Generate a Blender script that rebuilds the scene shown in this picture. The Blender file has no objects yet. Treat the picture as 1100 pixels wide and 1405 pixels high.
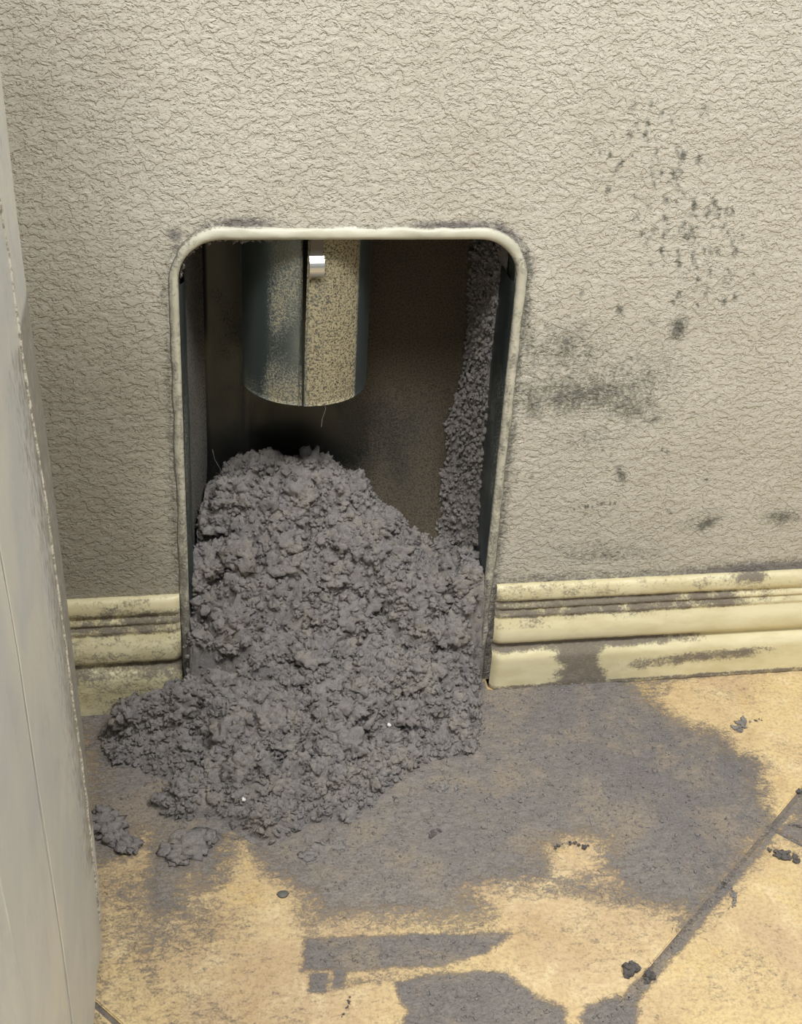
import bpy, bmesh, math, random
import numpy as np
from mathutils import Matrix, Vector
random.seed(7); RNG = np.random.default_rng(11)
sc = bpy.context.scene
COL = sc.collection

# ------------------------------------------------------------------ camera
R = [[0.9843055774, -0.0386757698, 0.1721822147],
     [-0.1674541384, -0.5126112801, 0.8421334734],
     [0.0556923851, -0.8577492993, -0.5110425598]]          # world axes expressed in (right, down, forward)
cam = bpy.data.cameras.new('camera'); co = bpy.data.objects.new('camera', cam); COL.objects.link(co)
m = Matrix(((R[0][0], -R[0][1], -R[0][2], -0.14326643), (R[1][0], -R[1][1], -R[1][2], -0.95400913),
            (R[2][0], -R[2][1], -R[2][2], 0.77102191), (0, 0, 0, 1)))
co.matrix_world = m
cam.sensor_fit = 'VERTICAL'; cam.sensor_height = 36.0; cam.lens = 36.0 * 1771 / 1405
cam.clip_start = 0.02; cam.clip_end = 50
sc.camera = co

# ------------------------------------------------------------------ light
w = bpy.data.worlds.new('world'); sc.world = w; w.use_nodes = True
bg = w.node_tree.nodes['Background']; bg.inputs[0].default_value = (0.90, 0.95, 1.0, 1); bg.inputs[1].default_value = 0.23
def area(name, loc, target, size, power, col):
    l = bpy.data.lights.new(name, 'AREA'); l.shape = 'SQUARE'; l.size = size; l.energy = power; l.color = col
    o = bpy.data.objects.new(name, l); COL.objects.link(o); o.location = loc
    o.rotation_euler = (Vector(target) - Vector(loc)).to_track_quat('-Z', 'Y').to_euler(); return o
area('ceiling_light', (0.55, -1.15, 2.35), (0.1, -0.1, 0.1), 0.5, 38, (1.0, 0.975, 0.93))
area('ceiling_light', (-0.42, -1.30, 2.35), (0.0, -0.1, 0.1), 0.45, 35, (1.0, 0.975, 0.93))
vs = sc.view_settings; vs.view_transform = 'Standard'; vs.look = 'None'; vs.exposure = -0.12; vs.gamma = 1; vs.use_curve_mapping = False

# ------------------------------------------------------------------ numeric helpers
def _h(ix, iy, iz, s):
    n = (ix * 374761393 + iy * 668265263 + iz * 2147483647 + s * 1274126177) & 0xFFFFFFFF
    n = ((n ^ (n >> 13)) * 1274126177) & 0xFFFFFFFF
    n = ((n ^ (n >> 16)) * 2246822519) & 0xFFFFFFFF
    n = n ^ (n >> 15)
    return (n & 0xFFFF) / 32767.5 - 1.0
def vnoise(p, s=0):
    f = np.floor(p); i = f.astype(np.int64); t = p - f; t = t * t * (3 - 2 * t)
    x, y, z = i[..., 0], i[..., 1], i[..., 2]; a, b, c = t[..., 0], t[..., 1], t[..., 2]
    L = lambda u, v, k: u + (v - u) * k
    r = []
    for dz in (0, 1):
        q = [L(_h(x, y + dy, z + dz, s), _h(x + 1, y + dy, z + dz, s), a) for dy in (0, 1)]
        r.append(L(q[0], q[1], b))
    return L(r[0], r[1], c)
def fbm(p, o=4, s=0, gain=0.5):
    v = 0; a = 1; tot = 0
    for k in range(o):
        v = v + a * vnoise(p * (2.03 ** k) + 17.3 * k, s + k); tot += a; a *= gain
    return v / tot
def P3(x, y, z=0.0): return np.stack([x, y, np.zeros_like(x) + z], -1)
def sstep(a, b, x):
    t = np.clip((x - a) / (b - a), 0, 1); return t * t * (3 - 2 * t)
def poly_sd(px, py, poly):            # signed distance, positive inside
    poly = np.array(poly); d = np.full(px.shape, 9.0); ins = np.zeros(px.shape, bool)
    for k in range(len(poly)):
        ax, ay = poly[k - 1]; bx, by = poly[k]
        ex, ey = bx - ax, by - ay; wx, wy = px - ax, py - ay
        t = np.clip((wx * ex + wy * ey) / (ex * ex + ey * ey + 1e-12), 0, 1)
        d = np.minimum(d, np.hypot(wx - ex * t, wy - ey * t))
        c = (ay > py) != (by > py)
        with np.errstate(divide='ignore', invalid='ignore'):
            ins ^= c & (px < (bx - ax) * (py - ay) / (by - ay + 1e-15) + ax)
    return np.where(ins, d, -d)

def mesh_np(name, V, F, mats=(), parent=None, attrs=None, smooth=True):
    """F: (n,3) or (n,4) int array"""
    me = bpy.data.meshes.new(name); n = len(V); F = np.asarray(F); k = F.shape[1]
    me.vertices.add(n); me.vertices.foreach_set('co', np.asarray(V, np.float32).ravel())
    me.loops.add(F.size); me.loops.foreach_set('vertex_index', F.astype(np.int32).ravel())
    me.polygons.add(len(F)); me.polygons.foreach_set('loop_start', np.arange(0, F.size, k, dtype=np.int32))
    me.update(calc_edges=True)
    if smooth: me.polygons.foreach_set('use_smooth', np.ones(len(F), bool))
    for a, v in (attrs or {}).items():
        at = me.attributes.new(a, 'FLOAT', 'POINT'); at.data.foreach_set('value', np.asarray(v, np.float32).ravel())
    for mm in (mats if isinstance(mats, (list, tuple)) else [mats]): me.materials.append(mm)
    o = bpy.data.objects.new(name, me); COL.objects.link(o)
    if parent: o.parent = parent
    return o
def obj(name, bm, mat, parent=None, smooth=True):
    me = bpy.data.meshes.new(name); bmesh.ops.recalc_face_normals(bm, faces=bm.faces); bm.to_mesh(me); bm.free()
    if smooth:
        for p in me.polygons: p.use_smooth = True
    me.materials.append(mat)
    o = bpy.data.objects.new(name, me); COL.objects.link(o)
    if parent: o.parent = parent
    return o
def empty(name, loc=(0, 0, 0)):
    o = bpy.data.objects.new(name, None); o.empty_display_size = .05; COL.objects.link(o); o.location = loc; return o
def tag(o, label=None, cat=None, group=None, kind=None):
    if label: o['label'] = label
    if cat: o['category'] = cat
    if group: o['group'] = group
    if kind: o['kind'] = kind
    return o
def grid_faces(nu, nv):
    i = np.arange(nu * nv).reshape(nu, nv)
    return np.stack([i[:-1, :-1], i[1:, :-1], i[1:, 1:], i[:-1, 1:]], -1).reshape(-1, 4)
def merge(parts):
    Vs, Fs, k = [], [], 0
    for V, F in parts:
        if F.shape[1] == 4: F = np.concatenate([F[:, [0, 1, 2]], F[:, [0, 2, 3]]])
        Vs.append(V); Fs.append(F + k); k += len(V)
    return np.concatenate(Vs), np.concatenate(Fs)
def box_bm(x0, x1, y0, y1, z0, z1, bev=0):
    bm = bmesh.new(); bmesh.ops.create_cube(bm, size=1)
    for v in bm.verts: v.co = ((x0 + x1) / 2 + v.co.x * (x1 - x0), (y0 + y1) / 2 + v.co.y * (y1 - y0), (z0 + z1) / 2 + v.co.z * (z1 - z0))
    if bev: bmesh.ops.bevel(bm, geom=bm.edges[:], offset=bev, segments=2, profile=.5, affect='EDGES')
    return bm

# ------------------------------------------------------------------ material helpers
class MT:
    def __init__(s, name, rough=.8):
        s.m = bpy.data.materials.new(name); s.m.use_nodes = True; s.t = s.m.node_tree
        s.b = s.t.nodes['Principled BSDF']; s.b.inputs['Roughness'].default_value = rough
        s.geo = s.n('ShaderNodeNewGeometry'); s.pos = s.geo.outputs['Position']
    def n(s, ty, **k):
        x = s.t.nodes.new(ty)
        for a, v in k.items(): setattr(x, a, v)
        return x
    def put(s, sock, v):
        if hasattr(v, 'links'): s.t.links.new(v, sock)
        else: sock.default_value = v
    def noise(s, scale, detail=4, rough=.5, dist=0, vec=None, stretch=None):
        x = s.n('ShaderNodeTexNoise'); x.inputs['Scale'].default_value = scale; x.inputs['Detail'].default_value = detail
        x.inputs['Roughness'].default_value = rough; x.inputs['Distortion'].default_value = dist
        v = vec or s.pos
        if stretch:
            mp = s.n('ShaderNodeMapping'); mp.inputs['Scale'].default_value = stretch; s.put(mp.inputs[0], v); v = mp.outputs[0]
        s.put(x.inputs['Vector'], v); return x.outputs['Fac']
    def vor(s, scale, feature='F1', vec=None):
        x = s.n('ShaderNodeTexVoronoi', feature=feature); x.inputs['Scale'].default_value = scale; s.put(x.inputs['Vector'], vec or s.pos)
        return x.outputs['Distance']
    def ramp(s, v, a, b, lo=0., hi=1., smooth=True):
        x = s.n('ShaderNodeMapRange', interpolation_type='SMOOTHSTEP' if smooth else 'LINEAR'); s.put(x.inputs[0], v)
        for i, q in enumerate((a, b, lo, hi)): x.inputs[i + 1].default_value = q
        return x.outputs[0]
    def math(s, op, a, b=0.):
        x = s.n('ShaderNodeMath', operation=op); s.put(x.inputs[0], a); s.put(x.inputs[1], b); return x.outputs[0]
    def mix(s, f, a, b):
        x = s.n('ShaderNodeMix', data_type='RGBA'); s.put(x.inputs[0], f); s.put(x.inputs[6], c4(a)); s.put(x.inputs[7], c4(b)); return x.outputs[2]
    def attr(s, name):
        x = s.n('ShaderNodeAttribute'); x.attribute_name = name; return x.outputs['Fac']
    def bump(s, h, dist, strength=1., nrm=None):
        x = s.n('ShaderNodeBump'); x.inputs['Strength'].default_value = strength; x.inputs['Distance'].default_value = dist
        s.put(x.inputs['Height'], h)
        if nrm: s.put(x.inputs['Normal'], nrm)
        return x.outputs[0]
    def done(s, col=None, nrm=None, rough=None, metal=None, alpha=None):
        if col is not None: s.put(s.b.inputs['Base Color'], c4(col))
        if nrm is not None: s.put(s.b.inputs['Normal'], nrm)
        if rough is not None: s.put(s.b.inputs['Roughness'], rough)
        if metal is not None: s.put(s.b.inputs['Metallic'], metal)
        if alpha is not None: s.put(s.b.inputs['Alpha'], alpha)
        return s.m
def c4(c):
    if hasattr(c, 'links'): return c
    return tuple(c) + (1,) if len(c) == 3 else c
def srgb(r, g, b):
    f = lambda v: (v / 255 / 12.92) if v / 255 <= .04045 else ((v / 255 + .055) / 1.055) ** 2.4
    return (f(r), f(g), f(b), 1)

LINT = srgb(181, 176, 176); LINT_D = srgb(140, 136, 137); LINT_W = srgb(194, 186, 176)

def mat_wall():
    M = MT('painted_knockdown_plaster', .85)
    st = (1, 1, 1.45)
    a = M.noise(105, 3, .55, .4, stretch=st)
    p1 = M.ramp(a, .46, .52)
    b = M.noise(215, 3, .55, .35, stretch=st)
    p2 = M.ramp(b, .45, .53)
    c = M.noise(620, 3, .6)
    h = M.math('ADD', M.math('MULTIPLY', p1, .62), M.math('MULTIPLY', p2, .34))
    h = M.math('ADD', h, M.math('MULTIPLY', c, .10))
    h = M.math('ADD', h, M.math('MULTIPLY', a, .5))
    nr = M.bump(h, .0016, .8)
    big = M.noise(9, 4, .6)
    col = M.mix(M.ramp(big, .3, .7), srgb(203, 198, 184), srgb(212, 208, 195))
    d = M.attr('dirt'); f = M.noise(330, 4, .7); g = M.noise(90, 3, .6)
    k = M.math('ADD', d, M.math('MULTIPLY', M.math('SUBTRACT', M.math('ADD', M.math('MULTIPLY', f, .65), M.math('MULTIPLY', g, .35)), .5), M.ramp(d, 0, .35, 0, 2.6)))
    k = M.ramp(k, .04, .85, 0, .86)
    cd = M.mix(M.attr('lintish'), srgb(88, 92, 86), srgb(112, 108, 112))
    col = M.mix(k, col, cd)
    s = M.attr('wall_shade')
    col = M.mix(s, col, srgb(124, 117, 102))  # shade beside the appliance, mixed into the paint colour
    # darker tone in the low parts of the texture
    col = M.mix(M.ramp(a, .30, .42, .22, 0), col, srgb(150, 143, 124))
    return M.done(col, nr)
def mat_lint(name='lint_fuzz', c1=LINT, c2=LINT_D, c3=LINT_W, sc_=1.):
    M = MT(name, 1.0)
    n1 = M.noise(45, 4, .6); n2 = M.noise(700, 4, .7); n3 = M.noise(160, 3, .6)
    col = M.mix(M.ramp(n1, .35, .68), c1, c3)
    col = M.mix(M.ramp(n3, .56, .34, 0, .6), col, c2)
    col = M.mix(M.ramp(n2, .62, .32, 0, .45), col, c2)
    h = M.math('ADD', n2, M.math('ADD', M.math('MULTIPLY', M.noise(1300, 3, .8), .9), M.math('MULTIPLY', M.noise(330, 3, .7, .6), .9)))
    nr = M.bump(h, .0022 * sc_, 1.)
    M.b.inputs['Sheen Weight'].default_value = .15
    return M.done(col, nr)
def mat_dust():
    M = MT('dust_film', 1.0)
    cov = M.attr('cover'); thick = M.attr('thick')
    f = M.noise(520, 5, .75); g = M.noise(120, 4, .65, .4, stretch=(1, 1.8, 1))
    nn = M.math('ADD', M.math('MULTIPLY', f, .55), M.math('MULTIPLY', g, .45))
    al = M.ramp(M.math('ADD', cov, M.math('MULTIPLY', M.math('SUBTRACT', nn, .5), 2.0)), .12, .74, 0, .97)
    c1 = M.mix(M.attr('tone'), srgb(172, 165, 158), srgb(140, 136, 137))
    col = M.mix(M.ramp(g, .38, .66), M.mix(.45, c1, srgb(128, 123, 120)), c1)
    col = M.mix(M.ramp(M.noise(18, 5, .7, .5), .46, .66, 0, .75), col, srgb(176, 162, 144))
    col = M.mix(M.ramp(f, .6, .3, 0, .5), col, srgb(98, 95, 96))
    st = M.noise(160, 4, .7, .6, stretch=(1, 2.2, 1))
    h = M.math('ADD', M.math('MULTIPLY', st, .8), M.math('MULTIPLY', f, .55))
    nr = M.bump(h, .0024, 1.)
    return M.done(col, nr, alpha=al)
def mat_tile():
    M = MT('stone_tile', .5)
    a = M.noise(6, 6, .62, .6); b = M.noise(24, 7, .72, .5); c = M.noise(300, 4, .7); e = M.noise(11, 5, .7, .4)
    col = M.mix(M.ramp(a, .36, .62), srgb(206, 182, 146), srgb(224, 201, 152))
    col = M.mix(M.ramp(b, .50, .68, 0, .75), col, srgb(233, 215, 174))
    col = M.mix(M.ramp(b, .48, .30, 0, .75), col, srgb(196, 168, 128))
    col = M.mix(M.ramp(e, .56, .70, 0, .6), col, srgb(226, 194, 122))
    col = M.mix(M.ramp(c, .58, .34, 0, .5), col, srgb(172, 146, 112))
    v = M.noise(380, 3, .6)
    col = M.mix(M.ramp(v, .33, .26, 0, .8), col, srgb(112, 96, 78))
    return M.done(col, M.bump(M.math('ADD', b, M.math('MULTIPLY', c, .08)), .0010, .35), rough=M.ramp(c, .3, .7, .46, .64))
def mat_paint(name, base, dark, dustcol, attr=True):
    M = MT(name, .38)
    n = M.noise(60, 5, .65, stretch=(.35, 1, 1)); f = M.noise(420, 4, .75)
    col = M.mix(M.ramp(n, .62, .36, 0, .55), base, dark)
    sp = M.math('ADD', M.math('MULTIPLY', f, .55), M.math('MULTIPLY', M.noise(75, 4, .7), .45))
    if attr:
        d = M.attr('dirt')
        k = M.ramp(M.math('ADD', d, M.math('MULTIPLY', M.math('SUBTRACT', sp, .5), 1.7)), .3, .72, 0, .94)
        col = M.mix(k, col, M.mix(M.ramp(f, .35, .65), dustcol, srgb(134, 126, 120)))
        rg = M.math('MAXIMUM', M.math('MULTIPLY', k, .95), .38)
        return M.done(col, M.bump(M.math('MULTIPLY', f, M.math('ADD', k, .12)), .0012, .8), rough=rg)
    return M.done(col, M.bump(f, .0005, .6))
def mat_metal(name, base, dust, amt, rough=.42):
    M = MT(name, rough)
    n = M.noise(22, 4, .6, stretch=(1, 1, .5)); f = M.noise(640, 4, .75); d = M.attr('dirt')
    sp = M.math('ADD', M.math('MULTIPLY', f, .6), M.math('MULTIPLY', n, .4))
    k = M.ramp(M.math('ADD', d, M.math('MULTIPLY', M.math('SUBTRACT', sp, .5), 1.6)), .25, .75, 0, amt)
    col = M.mix(k, M.mix(n, base, (base[0] * .6, base[1] * .65, base[2] * .68, 1)), M.mix(M.ramp(f, .38, .56), srgb(54, 49, 40), dust))
    return M.done(col, M.bump(M.math('MULTIPLY', f, k), .0012, .6), rough=M.ramp(k, 0, 1, rough, .9), metal=M.ramp(k, 0, 1, .9, .0))

WALL = mat_wall(); LM = mat_lint(); DUST = mat_dust(); TILE = mat_tile()
BASE = mat_paint('cream_trim_paint', srgb(232, 224, 186), srgb(208, 196, 152), srgb(120, 112, 98))
RIM = mat_paint('cream_rim_paint', srgb(208, 206, 188), srgb(180, 180, 164), srgb(112, 110, 102))
GROUT = MT('grout', .95); GROUT = GROUT.done(GROUT.mix(GROUT.noise(300, 4, .7), srgb(104, 98, 92), srgb(140, 132, 124)), GROUT.bump(GROUT.noise(500), .001))
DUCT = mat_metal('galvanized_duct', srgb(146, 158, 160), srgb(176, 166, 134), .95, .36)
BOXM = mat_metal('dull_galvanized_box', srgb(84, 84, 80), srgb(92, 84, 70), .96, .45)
JAMBM = mat_metal('dusty_metal_jamb', srgb(104, 114, 116), srgb(140, 137, 128), .8, .45)

# ------------------------------------------------------------------ opening geometry
HW, HT, CR = .135, .441, .034           # half width, top, corner radius
def hole_sd(x, z):                        # positive outside the hole
    qx = np.abs(x) - (HW - CR); qz = z - (HT - CR)
    inner = np.minimum(np.maximum(qx, qz), 0)
    return np.hypot(np.maximum(qx, 0), np.maximum(qz, 0)) + inner - CR
def hole_path(off=0., n=10, zlow=0.):     # polyline left foot -> top -> right foot with outward normals
    pts = []; r = CR + off
    for z in np.linspace(zlow, HT - CR, 24)[:-1]: pts.append((-HW - off, z, -1, 0))
    for k in range(n + 1):
        a = math.pi - k / n * math.pi / 2; pts.append((-(HW - CR) + r * math.cos(a), HT - CR + r * math.sin(a), math.cos(a), math.sin(a)))
    for x in np.linspace(-(HW - CR), HW - CR, 18)[1:-1]: pts.append((x, HT + off, 0, 1))
    for k in range(n + 1):
        a = math.pi / 2 - k / n * math.pi / 2; pts.append(((HW - CR) + r * math.cos(a), HT - CR + r * math.sin(a), math.cos(a), math.sin(a)))
    for z in np.linspace(HT - CR, zlow, 24)[1:]: pts.append((HW + off, z, 1, 0))
    return np.array(pts)

# ------------------------------------------------------------------ wall
def build_wall():
    xs = np.concatenate([np.linspace(-1.5, -.30, 13)[:-1], np.arange(-.30, .5601, .0021), np.linspace(.5601, 1.6, 11)[1:]])
    zs = np.concatenate([np.linspace(-.004, .66, 316), np.linspace(.66, 2.5, 16)[1:]])
    X, Z = np.meshgrid(xs, zs, indexing='ij'); X = X.ravel(); Z = Z.ravel(); Q = grid_faces(len(xs), len(zs))
    sd = hole_sd(X, Z)
    Q = Q[(sd[Q] > 0).any(1)]
    move = sd < 0
    e = 1e-4
    gx = (hole_sd(X + e, Z) - hole_sd(X - e, Z)) / (2 * e); gz = (hole_sd(X, Z + e) - hole_sd(X, Z - e)) / (2 * e)
    near = move & (sd > -.004)
    X = np.where(near, X - gx * sd, X); Z = np.where(near, Z - gz * sd, Z)
    P = P3(X, Z)
    wob = fbm(P * 14, 3, 5); y = .0006 * fbm(P * 40, 3, 9)
    # dirt marks (real stains on the plaster)
    def g(cx, cz, sx, sz, rot=0.):
        c, s = math.cos(rot), math.sin(rot); u = (X - cx) * c + (Z - cz) * s; v = -(X - cx) * s + (Z - cz) * c
        return np.exp(-((u / sx) ** 2 + (v / sz) ** 2))
    D = np.zeros_like(X); Lh = np.zeros_like(X)
    for a in [(.200, .301, .046, .016, .05, .64), (.158, .297, .018, .020, 0, .58), (.247, .288, .034, .014, -.3, .46), (.183, .348, .030, .022, 0, .34), (.21, .30, .07, .045, 0, .16), (.20, .34, .06, .035, 0, .10),
              (.150, .335, .016, .04, 0, .36), (.215, .262, .04, .018, 0, .34), (.2787, .362, .007, .010, 0, .85), (.265, .32, .035, .03, 0, .2), (.2249, .3785, .004, .006, 0, .8),
              (.270, .276, .022, .006, 0, .5), (.2492, .222, .005, .012, .4, .6), (.341, .166, .009, .006, .7, .6), (.415, .170, .020, .010, 0, .55),
              (.29, .40, .05, .05, 0, .12), (.36, .40, .05, .06, 0, .07), (.335, .17, .03, .012, .2, .3), (.26, .135, .06, .012, 0, .3), (.268, .543, .006, .006, 0, .35), (.225, .15, .05, .02, 0, .2)]:
        D = np.maximum(D, a[5] * g(*a[:5]) * (1 + .5 * wob)) if a[5] > .3 else D + a[5] * g(*a[:5])
    rs = np.random.default_rng(3)
    for k in range(120):
        u = rs.random(); cx = .218 + .085 * u + rs.normal() * .016; cz = .518 - .11 * u + rs.normal() * .022
        if cz > .56: continue
        s = .0013 + .0018 * rs.random(); D = np.maximum(D, (.40 + .45 * rs.random()) * g(cx, cz, s, s * 1.8, rs.normal() * .3))
    for k in range(60):
        cx = rs.uniform(.148, .34); cz = rs.uniform(.14, .40); s = .001 + .0015 * rs.random()
        D = np.maximum(D, (.35 + .4 * rs.random()) * g(cx, cz, s, s * 1.6, rs.normal() * .5))
    for k in range(13):                       # row of tiny scratches above the right trim
        u = k / 12; D = np.maximum(D, .95 * g(.199 + .0485 * u + rs.normal() * .001, .1865 + .007 * u + rs.normal() * .0008, .0009, .0026, .3))
    # lint dusting just above the rim
    for a in [(-.083, .4525, .026, .0055, 0, 1.0), (.030, .4475, .032, .003, 0, .55), (.075, .4505, .036, .0042, 0, .95), (.121, .443, .014, .007, -.7, .95),
              (-.1355, .443, .006, .007, .6, .7), (-.02, .453, .05, .003, 0, .25)]:
        v = a[5] * g(*a[:5]) * (1 + .4 * wob); D = np.maximum(D, v); Lh = np.maximum(Lh, np.clip(v * 2.2, 0, 1))
    sdm = hole_sd(X, Z)
    D = np.maximum(D, np.where((X > 0), .62, .40) * np.exp(-((sdm - .0085) / .006) ** 2) * (1 + .45 * fbm(P * 60, 3, 31)) * (1 - .7 * ((X > -.11) & (X < .09))))
    tb = np.where(X > 0, .115 - .016 * 0, .117)
    b = np.exp(-np.clip(Z - tb, 0, 1) / np.where(X > 0, .006, .003)) * np.where(X > 0, .5 + .55 * sstep(.30, .40, X), .18) * (1 + .3 * wob)
    D = np.maximum(D, b); Lh = np.maximum(Lh, np.clip(b * 1.6, 0, 1))
    wall_shade = .52 * sstep(.05, -.05, X + .135 + .03 * wob) * sstep(.50, .30, Z) * 1.0  # appliance shadow on the lower left wall, painted as a tint
    wall_shade = wall_shade * sstep(-.135, -.145, X) + .0 * X
    wall_shade = np.clip(wall_shade + .14 * sstep(.46, .10, Z), 0, 1)
    y = y - .0 * X
    o = mesh_np('wall_back', np.stack([X, y, Z], -1), Q[:, ::-1], WALL, attrs={'dirt': np.clip(D, 0, 1), 'lintish': Lh, 'wall_shade': wall_shade})
    # drop vertices that belong to no face
    bm = bmesh.new(); bm.from_mesh(o.data); bmesh.ops.delete(bm, geom=[v for v in bm.verts if not v.link_faces], context='VERTS')
    bmesh.ops.recalc_face_normals(bm, faces=bm.faces); bm.to_mesh(o.data); bm.free()
    tag(o, kind='structure', label='beige textured plaster wall with grey dirt marks around a recessed vent')
build_wall()

# ------------------------------------------------------------------ floor with tiles
A = np.array([.7604, .6494]); N_ = np.array([-.6494, .7604]); TS = .4935; GAP = .0042
def build_floor():
    bm = box_bm(-1.5, 1.6, -1.9, .16, -.03, -.0022)
    fl = obj('floor', bm, GROUT, smooth=False); tag(fl, kind='structure', label='floor of mottled yellow stone tiles laid diagonally')
    bm = box_bm(GAP / 2, TS - GAP / 2, GAP / 2, TS - GAP / 2, -.009, 0, 0)
    bmesh.ops.bevel(bm, geom=[e for e in bm.edges if all(v.co.z > -.001 for v in e.verts)] + [e for e in bm.edges if abs(e.verts[0].co.z - e.verts[1].co.z) > .005], offset=.0009, segments=2, affect='EDGES')
    first = obj('tile', bm, TILE, fl, smooth=False); me = first.data; used = False
    rot = math.atan2(A[1], A[0])
    for i in range(-4, 5):
        for j in range(-5, 5):
            u = .1165 + i * TS; v = -.3917 + j * TS
            p = u * A + v * N_; c = (u + TS / 2) * A + (v + TS / 2) * N_
            if not (-.95 < c[0] < 1.05 and -1.35 < c[1] < .30): continue
            # clip against the wall: only tiles that touch the room
            t = first if not used else first.copy()
            if used: COL.objects.link(t)
            used = True
            t.parent = fl; t.location = (p[0], p[1], 0); t.rotation_euler = (0, 0, rot)
    # cut tiles at the back of the recess so none pass through the wall
    for t in [o for o in fl.children]:
        mw = Matrix.Translation(t.location) @ Matrix.Rotation(rot, 4, 'Z')
        if max((mw @ v.co).y for v in t.data.vertices) > .128:
            t.data = t.data.copy(); bm = bmesh.new(); bm.from_mesh(t.data); bm.transform(mw)
            bmesh.ops.bisect_plane(bm, geom=bm.verts[:] + bm.edges[:] + bm.faces[:], plane_co=(0, .128, 0), plane_no=(0, 1, 0), clear_outer=True)
            bm.transform(mw.inverted())
            if len(bm.verts): bm.to_mesh(t.data)
            bm.free()
            
build_floor()

# ------------------------------------------------------------------ baseboards
def baseboard(name, x0, x1, top, endr, label):
    k = top / .112
    prof = [(.0, .112), (.0035, .1128), (.0062, .1115), (.0080, .1085), (.0086, .1040), (.0086, .1000), (.0080, .0975), (.0060, .0955), (.0056, .0935),
            (.0074, .0918), (.0086, .0900), (.0084, .0880), (.0070, .0868), (.0078, .0850), (.0096, .0825), (.0100, .0810), (.0088, .0790), (.0094, .0768), (.0122, .0725), (.0142, .0670),
            (.0150, .0610), (.0148, .0560), (.0136, .0525), (.0104, .0500), (.0092, .0480), (.0100, .0455), (.0142, .0428), (.0176, .0395), (.0186, .0360), (.0188, .0300), (.0188, .0015), (.0188, .0), (.0, .0)]
    P = np.array(prof); zf = lambda z: z * k
    # resample finer
    xs = np.concatenate([np.arange(max(x0, -.28), min(x1, .56), .0022)]); 
    if x0 < -.28: xs = np.concatenate([np.linspace(x0, -.28, 8)[:-1], xs])
    if x1 > .56: xs = np.concatenate([xs, np.linspace(.56, x1, 8)])
    else: xs = np.append(xs, x1)
    # refine profile
    q = [P[0]]
    for a, b in zip(P[:-1], P[1:]):
        n = max(1, int(np.hypot(*(b - a)) / .0028))
        for i in range(1, n + 1): q.append(a + (b - a) * i / n)
    q = np.array(q)
    X, J = np.meshgrid(xs, np.arange(len(q)), indexing='ij'); X = X.ravel(); J = J.ravel()
    dep = q[J, 0].copy(); Z = zf(q[J, 1])
    if endr:                                  # rounded return at the opening
        e = x1 if endr > 0 else x0; t = np.clip(1 - np.abs(X - e) / .009, 0, 1); dep = dep * np.sqrt(np.clip(1 - t ** 2 * .55, 0, 1))
    nz = fbm(P3(X * 30, Z * 120, 1.), 4, 3); n2 = fbm(P3(X * 12, Z * 60, 4.), 3, 8)
    up = np.zeros_like(X)
    zr = q[J, 1]
    def band(a, b, s=.002): return sstep(a - s, a + s, zr) * sstep(b + s, b - s, zr)
    if x0 > 0:
        fade = sstep(.47, .35, X + .03 * nz)
        up = np.maximum(up, band(.078, .097) * .74 * fade)
        up = np.maximum(up, band(.068, .080) * .46 * sstep(.39, .30, X) * (.55 + .8 * n2))
        up = np.maximum(up, band(.0425, .052) * .95 * sstep(.40, .29, X + .02 * nz))
        up = np.maximum(up, (zr < .046) * 1.25 * np.exp(-(np.abs(X - .2285 - .25 * (.03 - zr) + .010 * nz) / .021) ** 3))
        up = np.maximum(up, sstep(.013, .022, zr + .006 * n2 - .05 * (X - .35)) * sstep(.034, .026, zr + .006 * n2 - .05 * (X - .35)) * .62 * sstep(.26, .30, X) * sstep(.46, .39, X))
        up = np.maximum(up, (zr < .006) * .72)
        up = np.maximum(up, band(.097, .113) * .30); up = np.maximum(up, band(.108, .113) * (.15 + .6 * sstep(.36, .39, X) * sstep(.42, .40, X)))
        up += .10
    else:
        up = band(.078, .100) * .72 + band(.10, .113) * .55 * (1 + nz) + band(.052, .077) * .46 + band(.040, .052) * .78 + (zr < .040) * .52
        up = np.maximum(up, (zr < .02) * sstep(-.20, -.15, X) * .8) + .08 * nz
        up = np.maximum(up, .75 * sstep(-.146, -.140, X))
    up = up * (.80 + .0 * X) * (1 + .55 * fbm(P3(X * 70, Z * 200, 6.), 4, 33, .65)) + .10 * fbm(P3(X * 25, Z * 70, 9.), 3, 34)
    rough = .0016 * np.clip(up, 0, 1) * fbm(P3(X * 260, Z * 260, dep * 200), 3, 2)
    V = np.stack([X, -(dep + np.clip(rough, -.0004, .001)), Z], -1)
    F = grid_faces(len(xs), len(q))
    o = mesh_np(name, V, F, BASE, attrs={'dirt': np.clip(up, 0, 1.2)})
    bm = bmesh.new(); bm.from_mesh(o.data)
    bmesh.ops.holes_fill(bm, edges=[e for e in bm.edges if e.is_boundary and abs(e.verts[0].co.x - e.verts[1].co.x) < 1e-6])
    bmesh.ops.recalc_face_normals(bm, faces=bm.faces); bm.to_mesh(o.data); bm.free()
    tag(o, kind='structure', label=label)
baseboard('baseboard_right', .1455, 1.55, .1105, -1, 'cream moulded baseboard streaked with grey dust right of the recess')
baseboard('baseboard_left', -1.45, -.1425, .117, 1, 'short length of dusty cream baseboard between appliance and recess')

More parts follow.
